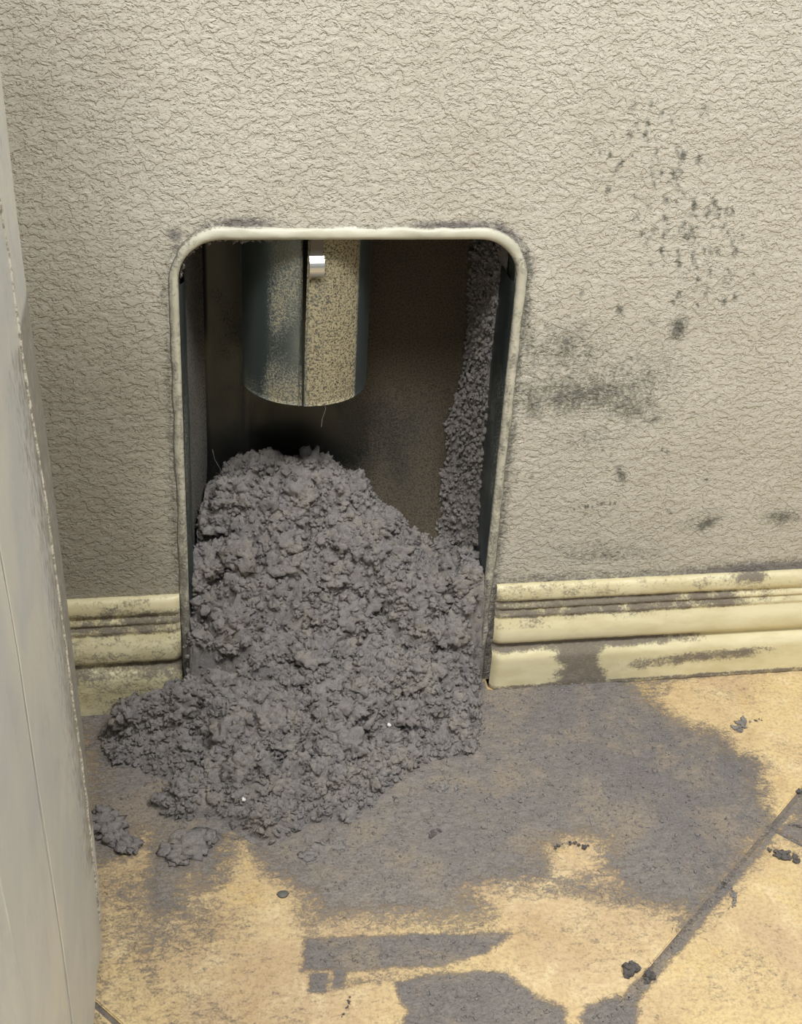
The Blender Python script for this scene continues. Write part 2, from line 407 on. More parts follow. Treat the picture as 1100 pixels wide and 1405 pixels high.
# ------------------------------------------------------------------ vent box
vb = empty('vent_box', (0, 0, 0)); tag(vb, 'recessed metal dryer vent box with cream painted rim, heaped with grey lint', 'vent box')
DEP = .116
def build_box():
    # deep drawn shell: jambs + back as one loft from the opening inward
    front = hole_path(0.0, 10)
    ring = []
    xb0, xb1, zb = -.1165, .131, .436          # back rectangle
    steps = [(0, 0), (.003, .0), (.012, .03), (.03, .2), (.06, .5), (.085, .78), (.098, .9), (.107, .97), (.113, 1.0)]
    V = []; 
    for d, t in steps:
        x = front[:, 0].copy(); z = front[:, 1].copy()
        sx = np.where(x < 0, -x / HW * (-xb0) * -1, x / HW * xb1)
        X = x * (1 - t) + sx * t; Z = z * (1 - t) + z / HT * zb * t
        if d > .09:
            s = 1 - (d - .09) / .023 * .04 * (d - .09) / .023; X = xc(X, s, xb0, xb1); Z = Z * (1 - (1 - s) * .35)
        Z = Z + .075 * sstep(HT - CR - .02, HT, front[:, 1]) * sstep(.001, .010, d)
        V.append(np.stack([X, np.full_like(X, d), Z], -1))
    n = len(front)
    V = np.concatenate(V)
    F = grid_faces(len(steps), n)
    F = np.array(F)
    w3 = V; P = w3
    d = .45 + .2 * (P[:, 0] < 0) + .5 * fbm(P * 30, 3, 4) + .35 * sstep(.02, .06, P[:, 1])
    o = mesh_np('box_wall', V, F, JAMBM, vb, {'dirt': np.clip(d, 0, 1)})
    o['label'] = 'dusty galvanised side walls'
    # back panel
    xs = np.linspace(-.1195, .1335, 110); zs = np.linspace(0, .508, 180); X, Z = np.meshgrid(xs, zs, indexing='ij'); X = X.ravel(); Z = Z.ravel()
    y = .114 + 0 * X
    # scooped lower transition, embossed upright bead
    y = y - .045 * sstep(.20, .05, Z) ** 1.4
    y = y - .030 * np.exp(-((X - .10) / .035) ** 2) * sstep(.27, .12, Z)
    y = y - .003 * np.exp(-((X + .075) / .004) ** 2) * sstep(.5, .0, Z) - .006 * sstep(-.108, -.119, X) - .012 * sstep(.118, .1335, X)
    P = P3(X, Z); nn = fbm(P * 16, 4, 6)
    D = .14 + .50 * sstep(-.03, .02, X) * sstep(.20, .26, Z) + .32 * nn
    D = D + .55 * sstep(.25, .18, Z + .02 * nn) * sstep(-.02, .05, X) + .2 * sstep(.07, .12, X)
    o = mesh_np('back_panel', np.stack([X, y, Z], -1), grid_faces(110, 180), BOXM, vb, {'dirt': np.clip(D, 0, 1)})
    o['label'] = 'dark stained back of the recess'
def xc(X, s, a, b): c = (a + b) / 2; return c + (X - c) * s
build_box()
def build_rim():
    path = hole_path(0., 14, .0); n = len(path)
    sec = [(-.0012, .006), (-.0014, .001), (-.0008, -.0012), (.0008, -.0026), (.0030, -.0033), (.0052, -.0029), (.0070, -.0018), (.0083, -.0006), (.0090, .0012)]
    V = []; D = []
    # dense resample of the path
    seg = np.concatenate([[0], np.cumsum(np.hypot(np.diff(path[:, 0]), np.diff(path[:, 1])))])
    S = np.arange(0, seg[-1], .0022); S = np.append(S, seg[-1])
    px, pz, nx, nz = (np.interp(S, seg, path[:, c]) for c in range(4)); L = np.hypot(nx, nz); nx /= L; nz /= L
    for i, (o_, d_) in enumerate(sec):
        wv = 1 + .28 * fbm(P3(S * 45, S * 0 + i * .35), 3, 12); wd = .0005 * fbm(P3(S * 160, S * 0 + i * .8), 3, 13)
        side = np.where(np.abs(nx) > .8, .85, 1.0)
        V.append(np.stack([px + nx * o_ * side * (wv if o_ > 0 else 1), np.full_like(S, d_) + wd * (1 if i > 1 else 0), pz + nz * o_ * side * (wv if o_ > 0 else 1)], -1))
        sidef = np.clip(np.abs(nx) - .3, 0, 1)
        lowz = sstep(.42, .15, pz)
        dd = .06 + sidef * (.38 + .22 * lowz) + .22 * fbm(P3(S * 60, S * 0 + i * .9), 3, 14) + (.45 if i in (0, 1) else 0) * sidef + (.35 if i >= 7 else 0)
        dd = np.where((px < -.10) & (nz > .2), dd + .1, dd)
        D.append(dd)
    V = np.stack(V, 0).reshape(-1, 3); D = np.concatenate(D)
    o = mesh_np('rim', V, grid_faces(len(sec), len(S))[:, ::-1], RIM, vb, {'dirt': np.clip(D, 0, 1)})
    o['label'] = 'rounded cream painted rim'
build_rim()
# folded metal flange just inside each jamb
def flange(x, dx, name):
    zs = np.arange(0.0, .408, .004); V = []; pr = [(0, .0005), (dx * .6, .0035), (dx, .009), (dx * .9, .018), (dx * 1.15, .030), (dx * 1.0, .040)]
    for (ox, y) in pr: V.append(np.stack([x + ox + .0006 * fbm(P3(zs * 25, zs * 0 + y * 50), 3, 21), np.full_like(zs, y), zs], -1))
    V = np.concatenate(V); d = .30 + .4 * fbm(V * np.array([60, 60, 14]), 3, 22)
    o = mesh_np('flange', V, grid_faces(len(pr), len(zs)), JAMBM, vb, {'dirt': np.clip(d, 0, 1)})
    return o
flange(-HW + .0014, .0045, 'flange'); flange(HW - .0014, -.0028, 'flange')

# ------------------------------------------------------------------ exhaust duct hanging in the recess
def build_duct():
    cx, cy, r, zb, zt = -.0285, .0640, .0535, .2925, .505
    d = empty('exhaust_duct', (cx, cy, zb)); tag(d, 'round galvanised metal duct hanging open-ended at the top of the recess', 'duct')
    a0 = -math.pi / 2 - .13                      # seam faces the room, a little left
    def shell(rr0, rr1, z0, z1, aa, ab, na, nz, gap=0.):
        an = np.linspace(aa, ab, na); zz = np.linspace(z0, z1, nz)
        Aa, Zz = np.meshgrid(an, zz, indexing='ij'); rr = np.interp(Aa, [aa, ab], [rr0, rr1])
        if gap: Aa = aa + (Aa - aa) + gap * (Zz / z1) * (1 - 2 * (Aa - aa) / (ab - aa))
        # a faint flat crease as on rolled sheet
        rr = rr - .0006 * np.exp(-((Aa - (a0 - .75)) / .035) ** 2)
        Vo = np.stack([rr * np.cos(Aa), rr * np.sin(Aa), Zz], -1).reshape(-1, 3)
        Vi = np.stack([(rr - .0009) * np.cos(Aa), (rr - .0009) * np.sin(Aa), Zz], -1).reshape(-1, 3)
        F = grid_faces(na, nz); k = na * nz; V = np.concatenate([Vo, Vi])
        idx = np.arange(k).reshape(na, nz); rims = []
        for line in (idx[:, 0], idx[:, -1], idx[0], idx[-1]): rims.append(np.stack([line[:-1], line[1:], line[1:] + k, line[:-1] + k], -1))
        return V, np.concatenate([F, F[:, ::-1] + k] + rims), Aa, Zz
    V, F, Aa, Zz = shell(r + .0004, r - .0004, 0, zt - zb, a0 + .008, a0 + 2 * math.pi - .008, 150, 50, .045)
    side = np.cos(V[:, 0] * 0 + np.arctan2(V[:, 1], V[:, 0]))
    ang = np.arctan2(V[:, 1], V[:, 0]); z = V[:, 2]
    right = sstep(a0, a0 + .03, ang) * sstep(-.70, -.84, ang)  # tan reflection right of the seam, painted in through the dirt mask
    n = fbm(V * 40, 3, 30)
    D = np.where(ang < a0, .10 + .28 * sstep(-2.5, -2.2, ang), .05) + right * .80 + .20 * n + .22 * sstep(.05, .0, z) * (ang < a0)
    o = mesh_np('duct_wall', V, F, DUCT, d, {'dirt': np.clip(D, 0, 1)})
    V2, F2, _, _ = shell(r + .0010, r + .0006, .0, zt - zb, a0 + .050, a0 + .062, 3, 40)
    V2b, F2b, _, _ = shell(r + .0006, r + .0012, .0, zt - zb, a0 - .062, a0 - .050, 3, 40)
    V2, F2 = merge([(V2, F2), (V2b, F2b)])
    o = mesh_np('seam', V2, F2, DUCT, d, {'dirt': np.full(len(V2), .55)}); o['label'] = 'raised edges of the lap seam'
    # strap clamp with turned up bright end
    sm = MT('bright_strap', .38); sm = sm.done(srgb(225, 228, 228), metal=1.)
    sk = MT('dull_strap', .5); sk = sk.done(srgb(110, 106, 100), metal=.6)
    ab = a0 + .16; t = np.array([-math.sin(ab), math.cos(ab), 0]); nn = np.array([math.cos(ab), math.sin(ab), 0]); p0 = nn * (r + .0008)
    st = empty('strap_end', (0, 0, 0)); bpy.data.objects.remove(st)
    def ribbon(pts, wd, mat, name, par):
        bm = bmesh.new(); th = .0009; R_ = []
        for i, (o_, z) in enumerate(pts):
            a_, b_ = pts[max(i - 1, 0)], pts[min(i + 1, len(pts) - 1)]; tx, tz = b_[0] - a_[0], b_[1] - a_[1]; l = math.hypot(tx, tz); nx, nz = -tz / l * th, tx / l * th
            row = [bm.verts.new(tuple(p0 + nn * (o_ + sx * nx) + t * s * wd / 2 + np.array([0, 0, z + sx * nz]))) for s, sx in ((-1, 0), (1, 0), (1, 1), (-1, 1))]
            R_.append(row)
        for a_, b_ in zip(R_[:-1], R_[1:]):
            for k in range(4): bm.faces.new((a_[k], a_[(k + 1) % 4], b_[(k + 1) % 4], b_[k])).smooth = False
        bm.faces.new(R_[0]); bm.faces.new(R_[-1][::-1]); return obj(name, bm, mat, par, smooth=False)
    H = zt - zb
    H0 = H; s1 = ribbon([(.0010, H - .012), (.0010, .140), (.0014, .1285)], .0098, sk, 'strap', d)
    arc = [(.0014, .1310)] + [(.0014 + .0046 * math.sin(a_) , .1225 + .0072 * math.cos(a_)) for a_ in np.linspace(.25, 2.9, 12)] + [(.0010, .1145)]
    s2 = ribbon(arc, .0118, sm, 'strap_end', s1); s2['label'] = 'bright curled strap end'
    # clamp band round the top of the duct (above the opening edge)
    bm = bmesh.new(); pr = []
    for k in range(64):
        a_ = 2 * math.pi * k / 64; pr.append([bm.verts.new((q * math.cos(a_), q * math.sin(a_), z_)) for q, z_ in ((r + .0008, H - .012), (r + .0026, H - .012), (r + .0026, H), (r + .0008, H))])
    for k in range(64):
        for j in range(4): bm.faces.new((pr[k][j], pr[k][(j + 1) % 4], pr[(k + 1) % 64][(j + 1) % 4], pr[(k + 1) % 64][j]))
    obj('clamp_band', bm, sk, d)
build_duct()

# ------------------------------------------------------------------ lint pile
OUT = [(-.1601, .004), (-.185, -.018), (-.2146, -.0515), (-.2076, -.0855), (-.1800, -.0920), (-.1555, -.1229), (-.1779, -.1406), (-.1533, -.1619), (-.1177, -.1617), (-.0925, -.1880), (-.0725, -.1957), (-.0465, -.1739), (-.0044, -.1769), (.0326, -.139), (.0563, -.1138), (.1141, -.1055), (.1270, -.07), (.131, -.0033), (.131, .004), (.131, .112), (-.111, .112), (-.133, .004)]
PY = [-.25, -.20, -.16, -.12, -.08, -.05, -.025, -.008, .008, .028, .048, .066, .085, .115]
PZ = [.000, .016, .026, .037, .052, .064, .080, .102, .128, .160, .184, .197, .200, .182]
def pile_h(x, y):
    P = P3(x, y)
    b = np.interp(y - .007 * vnoise(P3(x * 30, y * 30, 2.), 4), PY, PZ)
    # lateral shape: crest high on the left and centre, falling to the right
    lat = 1 - .36 * sstep(-.02, .095, x) * sstep(-.02, .06, y) + .03 * np.exp(-((x + .035) / .03) ** 2) * sstep(.02, .07, y) - .17 * sstep(-.07, -.12, x) * sstep(.03, .07, y)
    b = b * lat
    d = poly_sd(x, y, OUT) + .005 * fbm(P * 60, 3, 41)
    inside = (y > 0) & (np.abs(x) < .137)
    dd = np.where(y > -.002, .2, d)
    dd = dd + .16 * sstep(-.085, .0, y) * (d > -.002) * sstep(0, .03, d + .03 * sstep(-.02, 0, y))
    edge = np.where(dd > 0, .010 * (1 - np.exp(-np.clip(dd, 0, 1) / .004)) + .62 * dd, .9 * dd)
    fade = sstep(-.03, .015, y)                       # slopes down to both sides outside the opening
    side = .012 + .62 * np.clip(x + .162, 0, 1) + 1.0 * fade * sstep(-.140, -.130, x) + .25 * sstep(-.02, -.2, y)
    side2 = .012 + .9 * np.clip(.142 - x, 0, 1) + 1.0 * fade * sstep(.140, .131, x)
    z = np.minimum(np.minimum(b, edge), np.minimum(np.maximum(side, .018), side2))
    amp = np.clip(z / .03, 0, 1)
    z = z + amp * (.013 * fbm(P3(x * 30, y * 32, 0.), 3, 44) + .004 * fbm(P3(x * 90, y * 90, 3.), 2, 45))
    cr = 1 - np.abs(fbm(P3(x * 26 + .6 * vnoise(P * 40, 3), y * 30, 7.), 3, 47)) * 5
    z = z - amp * .015 * np.clip(cr, 0, 1) ** 1.2
    rp = np.random.default_rng(77)
    extra = [(rp.uniform(-.12, .115), rp.uniform(-.13, .075), rp.uniform(.003, .0055), rp.uniform(.008, .018)) for _ in range(46)]
    for (a, b_, c_, k_) in extra + [(.012, -.100, .006, .018), (.029, -.088, .005, .014), (.0, -.127, .005, .012), (-.042, -.125, .005, .012), (.058, -.03, .006, .016), (-.124, -.004, .009, .030), (-.108, .014, .007, .02), (-.116, .040, .010, .04), (.095, -.05, .006, .014), (-.07, -.02, .006, .012), (.03, .0, .005, .016), (-.15, -.045, .006, .01)]:
        z = z - amp * 1.5 * k_ * np.exp(-(((x - a) / (c_ * 1.6)) ** 2 + ((y - b_) / c_) ** 2))
    return z
def ico(sub):
    bm = bmesh.new(); bmesh.ops.create_icosphere(bm, subdivisions=sub, radius=1); V = np.array([v.co[:] for v in bm.verts]); F = np.array([[v.index for v in f.verts] for f in bm.faces]); bm.free(); return V, F
ICO = {0: ico(1), 1: ico(2), 2: ico(3), 3: ico(4)}
def rand_rot(n, rg):
    q = rg.normal(size=(n, 4)); q /= np.linalg.norm(q, axis=1)[:, None]; a, b, c, d = q.T
    return np.stack([np.stack([1 - 2 * (c * c + d * d), 2 * (b * c - a * d), 2 * (b * d + a * c)], -1), np.stack([2 * (b * c + a * d), 1 - 2 * (b * b + d * d), 2 * (c * d - a * b)], -1),
                     np.stack([2 * (b * d - a * c), 2 * (c * d + a * b), 1 - 2 * (b * b + c * c)], -1)], 1)
def blobs(C_, rad, sub, rg, rough=.45, freq=1.7, squash=(.75, 1.2)):
    V, F = ICO[sub]; n = len(C_); off = rg.uniform(-50, 50, (n, 1, 3))
    r = 1 + rough * fbm(V[None] * freq + off, {0: 1, 1: 2, 2: 4, 3: 5}[sub], 51, .68) * 1.9
    W = V[None] * r[..., None] * rg.uniform(squash[0], squash[1], (n, 1, 3))
    W = np.einsum('nij,nkj->nki', rand_rot(n, rg), W) * rad[:, None, None] + C_[:, None, :]
    Fs = F[None] + (np.arange(n) * len(V))[:, None, None]
    return W.reshape(-1, 3), Fs.reshape(-1, 3)
def fibres(C_, rg, L=.009, r=.00013, seg=4):
    n = len(C_); d = rg.normal(size=(n, 3)); d[:, 2] = np.abs(d[:, 2]) * .6; d /= np.linalg.norm(d, axis=1)[:, None]
    bend = rg.normal(size=(n, 3)); side = np.cross(d, bend); side /= np.linalg.norm(side, axis=1)[:, None]; up = np.cross(d, side)
    ln = L * rg.uniform(.4, 1.4, n); V = []
    for k in range(seg + 1):
        t = k / seg; c = C_ + d * (t * ln)[:, None] + up * (np.sin(t * 2.6) * .3 * ln)[:, None]
        for a in (0, 2.094, 4.189): V.append(c + (side * math.cos(a) + up * math.sin(a)) * r * (1.1 - .7 * t))
    V = np.stack(V, 1); F = []
    for k in range(seg):
        for j in range(3): a, b = k * 3 + j, k * 3 + (j + 1) % 3; F += [[a, b, b + 3], [a, b + 3, a + 3]]
    F = np.array(F)[None] + (np.arange(n) * V.shape[1])[:, None, None]
    return V.reshape(-1, 3), F.reshape(-1, 3)
def build_pile():
    rg = np.random.default_rng(5)
    xs = np.arange(-.23, .1501, .0012); ys = np.arange(-.215, .1131, .0010)
    X, Y = np.meshgrid(xs, ys, indexing='ij'); X = X.ravel(); Y = Y.ravel(); Z = pile_h(X, Y)
    F = grid_faces(len(xs), len(ys))
    ok = (Z > -.004) & ~((Y > -.004) & (np.abs(X) > .134)) & ~((Y > .0) & (X < -.113 - (.113 - Y) * .19))
    F = F[ok[F].all(1)]
    V = np.stack([X, Y, np.maximum(Z, .0004)], -1)
    e = .002; gx = (pile_h(X + e, Y) - Z) / e; gy = (pile_h(X, Y + e) - Z) / e; ar = np.sqrt(1 + gx ** 2 + gy ** 2); ar = np.minimum(ar, 4)
    nrm = np.stack([-gx, -gy, np.ones_like(gx)], -1); nrm /= np.linalg.norm(nrm, axis=1)[:, None]
    V = V + nrm * (.0055 * fbm(V * 110, 4, 60, .65) * np.clip(Z / .02, .15, 1))[:, None]; V[:, 2] = np.maximum(V[:, 2], .0003)
    pick = np.where(ok & (Z > .0022))[0]; p = ar[pick] / ar[pick].sum()
    def pts(n, lift):
        i = rg.choice(pick, n, p=p); c = np.stack([X[i] + rg.uniform(-.001, .001, n), Y[i] + rg.uniform(-.001, .001, n), Z[i]], -1) + nrm[i] * lift[:, None]
        return c, Z[i]
    parts = [(V, F)]
    n = 260; r = rg.uniform(.006, .0140, n); c, z = pts(n, r * -.45); r = np.minimum(r, .003 + z * .30); c = fit(c, r * 1.25); parts.append(blobs(c, r, 3, rg, .72, 2.1, (.8, 1.15)))
    n = 1000; r = rg.uniform(.0022, .0050, n); c, z = pts(n, r * rg.uniform(-.3, .6, n)); r = np.minimum(r, .0014 + z * .35)
    c = fit(c, r * 1.15); parts.append(blobs(c, r, 2, rg, .64, 2.0))
    n = 6500; r = rg.uniform(.0007, .0021, n); c, z = pts(n, r * rg.uniform(-.2, 1.4, n)); c = fit(c, r * 1.2); parts.append(blobs(c, r, 1, rg, .75, 2.2, (.5, 1.6)))
    # crumbs that sit on the big clumps
    Vb = parts[1][0]; i = rg.choice(len(Vb), 9000); c = Vb[i]; gz = pile_h(c[:, 0], c[:, 1]); c = c[c[:, 2] > gz - .001]; r = rg.uniform(.0006, .0016, len(c)); c = fit(c, r * 1.2); parts.append(blobs(c, r, 1, rg, .75, 2.2, (.5, 1.6)))
    n = 9000; c, z = pts(n, rg.uniform(.0, .003, n)); parts.append(fibres(c[np.abs(c[:, 0]) < .125], rg, .0045, .00013, 3))
    c = Vb[rg.choice(len(Vb), 7000)]; c = c[(c[:, 2] > pile_h(c[:, 0], c[:, 1])) & (np.abs(c[:, 0]) < .125)]; parts.append(fibres(c, rg, .0040, .00014, 3))
    # thin fringe of crumbs round the foot
    V_, F_ = merge(parts)
    o = mesh_np('lint_pile', V_, F_, LM)
    tag(o, 'large heap of fluffy grey dryer lint spilling from the wall recess onto the floor', 'lint', kind='stuff')
def fit(c, r):                                   # keep clumps out of the jambs, trims and floor
    c = c.copy(); inn = c[:, 1] > -.006
    lo = np.where(inn, -.133 + np.clip(c[:, 1], 0, .11) * .19, -9); hi = np.where(inn, .1325, 9)
    c[:, 0] = np.clip(c[:, 0], lo + r, hi - r)
    trim = (np.abs(c[:, 0]) > .131) & (c[:, 1] > -.024 - r)
    c[:, 1] = np.where(trim & (c[:, 1] > -.0195 - r), -.0195 - r, c[:, 1])
    c[:, 1] = np.minimum(c[:, 1], .112 - r); c[:, 2] = np.maximum(c[:, 2], r * .75); return c
build_pile()

# ------------------------------------------------------------------ lint clinging to the right side of the box
def build_coating():
    rg = np.random.default_rng(9)
    ys = np.arange(.012, .1125, .0016); zs = np.arange(.03, .436, .0016); Y, Z = np.meshgrid(ys, zs, indexing='ij'); Y = Y.ravel(); Z = Z.ravel()
    def th(y, z):
        n = fbm(P3(y * 38, z * 26, 5.), 4, 71); f = fbm(P3(y * 170, z * 150, 2.), 3, 72)
        low = sstep(.36, .16, z)
        e = y - (.026 - .006 * low) + .006 * n                     # bare strip near the rim
        t = .0014 * sstep(0, .02, e) + (.0035 + .020 * sstep(.30, .15, z)) * sstep(.0, .10, e) * (1 + .5 * n) + .0022 * f * sstep(0, .02, e)
        t = t + .012 * sstep(.23, .10, z) * sstep(.0, .05, e) * (1 + .6 * n)
        return np.where(e > -.002, np.maximum(t, .0004), -1) * sstep(.445, .40, z + .01 * n)
    T = th(Y, Z); wx = .1330 - .003 * sstep(.02, .11, Y); 
    V = np.stack([wx - T, Y, Z], -1); F = grid_faces(len(ys), len(zs)); ok = T > .0002; F = F[ok[F].all(1)]
    pick = np.where(T > .0012)[0]; parts = [(V, F)]
    n = 330; i = rg.choice(pick, n); r = rg.uniform(.0012, .0036, n) * np.clip(1.35 - 2.2 * Z[i], .4, 1); c = V[i] + np.stack([-r * rg.uniform(-.3, .6, n), 0 * r, 0 * r], -1); c[:, 1] = np.clip(c[:, 1], .01, .108); parts.append(blobs(c, r, 2, rg, .5, 1.9))
    n = 2600; i = rg.choice(pick, n); r = rg.uniform(.0007, .0019, n); c = V[i] + np.stack([-r * rg.uniform(-.2, 1.8, n), 0 * r, 0 * r], -1); c[:, 1] = np.clip(c[:, 1], .01, .110); parts.append(blobs(c, r, 1, rg, .55, 2.2, (.6, 1.5)))
    i = rg.choice(pick, 350); parts.append(fibres(V[i] - np.array([.001, 0, 0]), rg, .007, .00012, 3))
    V_, F_ = merge(parts); o = mesh_np('clinging_lint', V_, F_, LM)
    tag(o, 'ragged layer of grey lint clinging to the right inner side of the recess', 'lint', kind='stuff')
    # fuzz fringe under the top and left edge
    parts = []; n = 170; c = []
    for k in range(n):
        u = rg.random()
        if u < .55: c.append((rg.normal() * .010 - .078, rg.uniform(.002, .02), HT - .0024 - abs(rg.normal()) * .0012))
        else:
            a = rg.uniform(math.pi / 2, math.pi); c.append((-(HW - CR) + (CR - .003) * math.cos(a), rg.uniform(.002, .02), HT - CR + (CR - .003) * math.sin(a)))
    c = np.array(c); c[:, 0] = np.where(c[:, 2] < .40, np.maximum(c[:, 0], -.1335 + c[:, 1] * .19 + .0045), c[:, 0]); r = rg.uniform(.0005, .0014, n); parts.append(blobs(c, r, 1, rg, .75, 2., (.6, 1.4)))
    V_, F_ = merge(parts); o = mesh_np('hanging_lint', V_, F_, LM)
    tag(o, 'sparse lint fuzz caught along the left and upper left inner edge of the recess', 'lint', kind='stuff')
build_coating()

# ------------------------------------------------------------------ dust layer on the floor
DP = {
'main': [(-0.2497, 0.0038), (0.1394, 0.0038), (0.2384, 0.0038), (0.2868, 0.0039), (0.2861, -0.0349), (0.3106, -0.0753), (0.3189, -0.0919), (0.3433, -0.1026), (0.3431, -0.1298), (0.3675, -0.147), (0.3473, -0.1732), (0.3484, -0.2024), (0.3464, -0.2266), (0.2836, -0.2764), (0.2349, -0.3155), (0.237, -0.2938), (0.2109, -0.2907), (0.1949, -0.2661), (0.1921, -0.2461), (0.1991, -0.2142), (0.1689, -0.2091), (0.1397, -0.2199), (0.1377, -0.2501), (0.1019, -0.2537), (0.0718, -0.2555), (0.0889, -0.2836), (0.0692, -0.2942), (0.02, -0.2841), (-0.0553, -0.2821), (-0.0496, -0.2562), (-0.0642, -0.232), (-0.0793, -0.2203), (-0.0924, -0.1853), (-0.1099, -0.1833), (-0.1202, -0.214), (-0.1267, -0.2323), (-0.1392, -0.2383), (-0.1419, -0.2153), (-0.1488, -0.2184), (-0.1508, -0.2565), (-0.1687, -0.2565), (-0.1741, -0.2319), (-0.1711, -0.2003), (-0.168, -0.1686), (-0.1797, -0.1631), (-0.1854, -0.1829), (-0.1968, -0.1895), (-0.2107, -0.1973), (-0.2229, -0.1705), (-0.2371, -0.1096)],
'strip': [(-0.0618, -0.2925), (0.0176, -0.2979), (0.095, -0.3058), (0.0718, -0.3203), (0.0339, -0.3292), (-0.0199, -0.3259), (-0.0647, -0.3203)],
'block': [(0.0019, -0.3415), (0.0327, -0.3356), (0.0807, -0.3415), (0.0991, -0.3664), (0.1176, -0.3781), (0.1126, -0.4248), (-0.0137, -0.4187), (0.006, -0.3641)],
'corner': [(0.1333, -0.3801), (0.1603, -0.3728), (0.1695, -0.3815), (0.1535, -0.4201), (0.1126, -0.4248)],
'dot_a': [(-0.06, -0.3261), (-0.0467, -0.3258), (-0.0503, -0.3427), (-0.062, -0.34)],
'dot_b': [(-0.04, -0.3234), (-0.0324, -0.323), (-0.0368, -0.34), (-0.0438, -0.3372)],
'grout': [(0.1385, -0.3931), (0.344, -0.2246), (0.3887, -0.1852), (0.3931, -0.1875), (0.1769, -0.3729), (0.1531, -0.3949)]}
SOFT = {'streak': (.42, [(0.1389, -0.2502), (0.1844, -0.261), (0.2113, -0.2718), (0.2061, -0.2961), (0.1591, -0.2846), (0.1276, -0.2696)]),
'right': (.62, [(0.349, -0.2251), (0.3964, -0.1832), (0.3654, -0.2497)]), 'rightb': (.30, [(0.3455, -0.2433), (0.3643, -0.2521), (0.3529, -0.2766)]),
'film_top': (.46, [(0.2868, 0.0039), (0.4893, 0.0038), (0.4758, -0.0132), (0.389, -0.0165), (0.3296, -0.0336), (0.2968, -0.0633), (0.2741, -0.0447)])}
def build_dust():
    h = .0017
    xs = np.arange(-.246, .56, h); ys = np.arange(-.425, .0038, h); X, Y = np.meshgrid(xs, ys, indexing='ij'); X = X.ravel(); Y = Y.ravel(); P = P3(X, Y)
    wx = .010 * fbm(P * 45, 5, 81, .72); wy = .007 * fbm(P * 45, 5, 82, .72)
    cov = np.full(X.shape, -1.); th = np.zeros_like(X)
    for k, pl in DP.items():
        kk = .25 if k in ('grout', 'dot_a', 'dot_b') else .5 if k in ('strip', 'block', 'corner') else 1.
        s = poly_sd(X + kk * wx, Y + kk * wy, pl)
        if k == 'main': s = np.minimum(s, X * N_[0] + Y * N_[1] + .3917 - .001)
        wdt = .006 if k in ('strip', 'block', 'corner') else .004 if k in ('dot_a', 'dot_b', 'grout') else .026
        cov = np.maximum(cov, np.clip(.5 + s / wdt * .5, -.3, 1)); 
        if k == 'main': th = sstep(0, .03, s); sm = s
    # thinner film in the lower left tongue and the top left corner
    thin = np.exp(-(((X + .21) / .03) ** 2 + ((Y + .075) / .06) ** 2)); cov = cov - .48 * thin
    thin2 = sstep(.0, .08, X) * 0 + np.exp(-((Y + .275) / .018) ** 2) * sstep(-.07, -.04, X) * sstep(.12, .09, X); cov = cov - .22 * np.clip(thin2, 0, 1)
    wisp = fbm(P3(X * 9, Y * 60, 1.), 4, 84)
    for k, (lv, pl) in SOFT.items():
        s = poly_sd(X + wx * 1.6, Y + wy * 1.6, pl); cov = np.maximum(cov, lv * sstep(-.012, .010, s) + .35 * wisp * (s > -.01))
    base = .12 + .18 * fbm(P * 22, 4, 85) + .17 * np.exp(-((X + .17) / .08) ** 2) + .10 * fbm(P3(X * 90 + Y * 30, Y * 30 - X * 20, 2.), 3, 95)
    cov = np.maximum(cov, base)
    cov = cov - .20 * sstep(.10, .55, fbm(P * 17, 5, 96, .65)) * (sm < .05) * (cov > .5)
    wz = np.exp(-((Y + .262) / .022) ** 2) * sstep(-.06, -.04, X) * sstep(.24, .18, X); cov = np.maximum(cov, (.34 + .55 * wisp) * wz)
    wz = np.exp(-((Y + .335) / .012) ** 2) * sstep(-.07, -.05, X) * sstep(.10, .05, X); cov = np.maximum(cov, (.25 + .5 * wisp) * wz)
    tone = np.clip(.35 + .55 * fbm(P * 8, 3, 86) + .45 * sstep(.17, .27, X + .5 * (Y + .17)) + .3 * (Y < -.29), 0, 1)
    tk = .0002 + .0012 * th + .0012 * np.clip(fbm(P * 55, 4, 87), 0, 1) * th + .0016 * np.clip(fbm(P3(X * 120 + Y * 60, Y * 190, 0.), 4, 88, .65), -.3, 1) * sstep(.3, .8, cov) + .0003 * sstep(.3, .8, cov)
    tk = np.maximum(tk, .00018)
    F = grid_faces(len(xs), len(ys))
    u = X * A[0] + Y * A[1]; v = X * N_[0] + Y * N_[1]
    cv = ((v + .3917 + TS / 2) % TS) - TS / 2; cu = ((u - .1165 + TS / 2) % TS) - TS / 2
    gro = np.minimum(np.abs(cv), np.abs(cu)); sag = .0011 * sstep(.0035, .0012, gro); 
    tk = tk - sag * (1 - .6 * th) + .0
    keep = (cov > .04) & ~((X < -.214) & (Y < -.232)) & ~((gro < .0032) & (cov < .3)); F = F[keep[F].all(1)]
    behind = ((Y > -.0185) & ((X > .1445) | (X < -.1415))) | ((Y > -.004) & (np.abs(X) > .134))
    F = F[~behind[F].any(1)]
    used = np.unique(F); mp = np.full(len(X), -1); mp[used] = np.arange(len(used))
    o = mesh_np('dust_layer', np.stack([X, Y, tk], -1)[used], mp[F], DUST, attrs={'cover': np.clip(cov, 0, 1)[used], 'thick': th[used], 'tone': tone[used]})
    tag(o, 'flat smeared layer of grey lint dust over the floor tiles right of and below the heap', 'dust', kind='stuff')
    # tiny crumbs and fibres strewn over it
    rg = np.random.default_rng(21); s = np.where(keep & (cov > .75) & ~behind & (X < .5))[0]
    i = rg.choice(s, 4000); c = np.stack([X[i], Y[i], tk[i] + .0002], -1); parts = [blobs(c, rg.uniform(.0003, .0012, len(i)) , 0, rg, .6, 2., (.35, 1.8))]
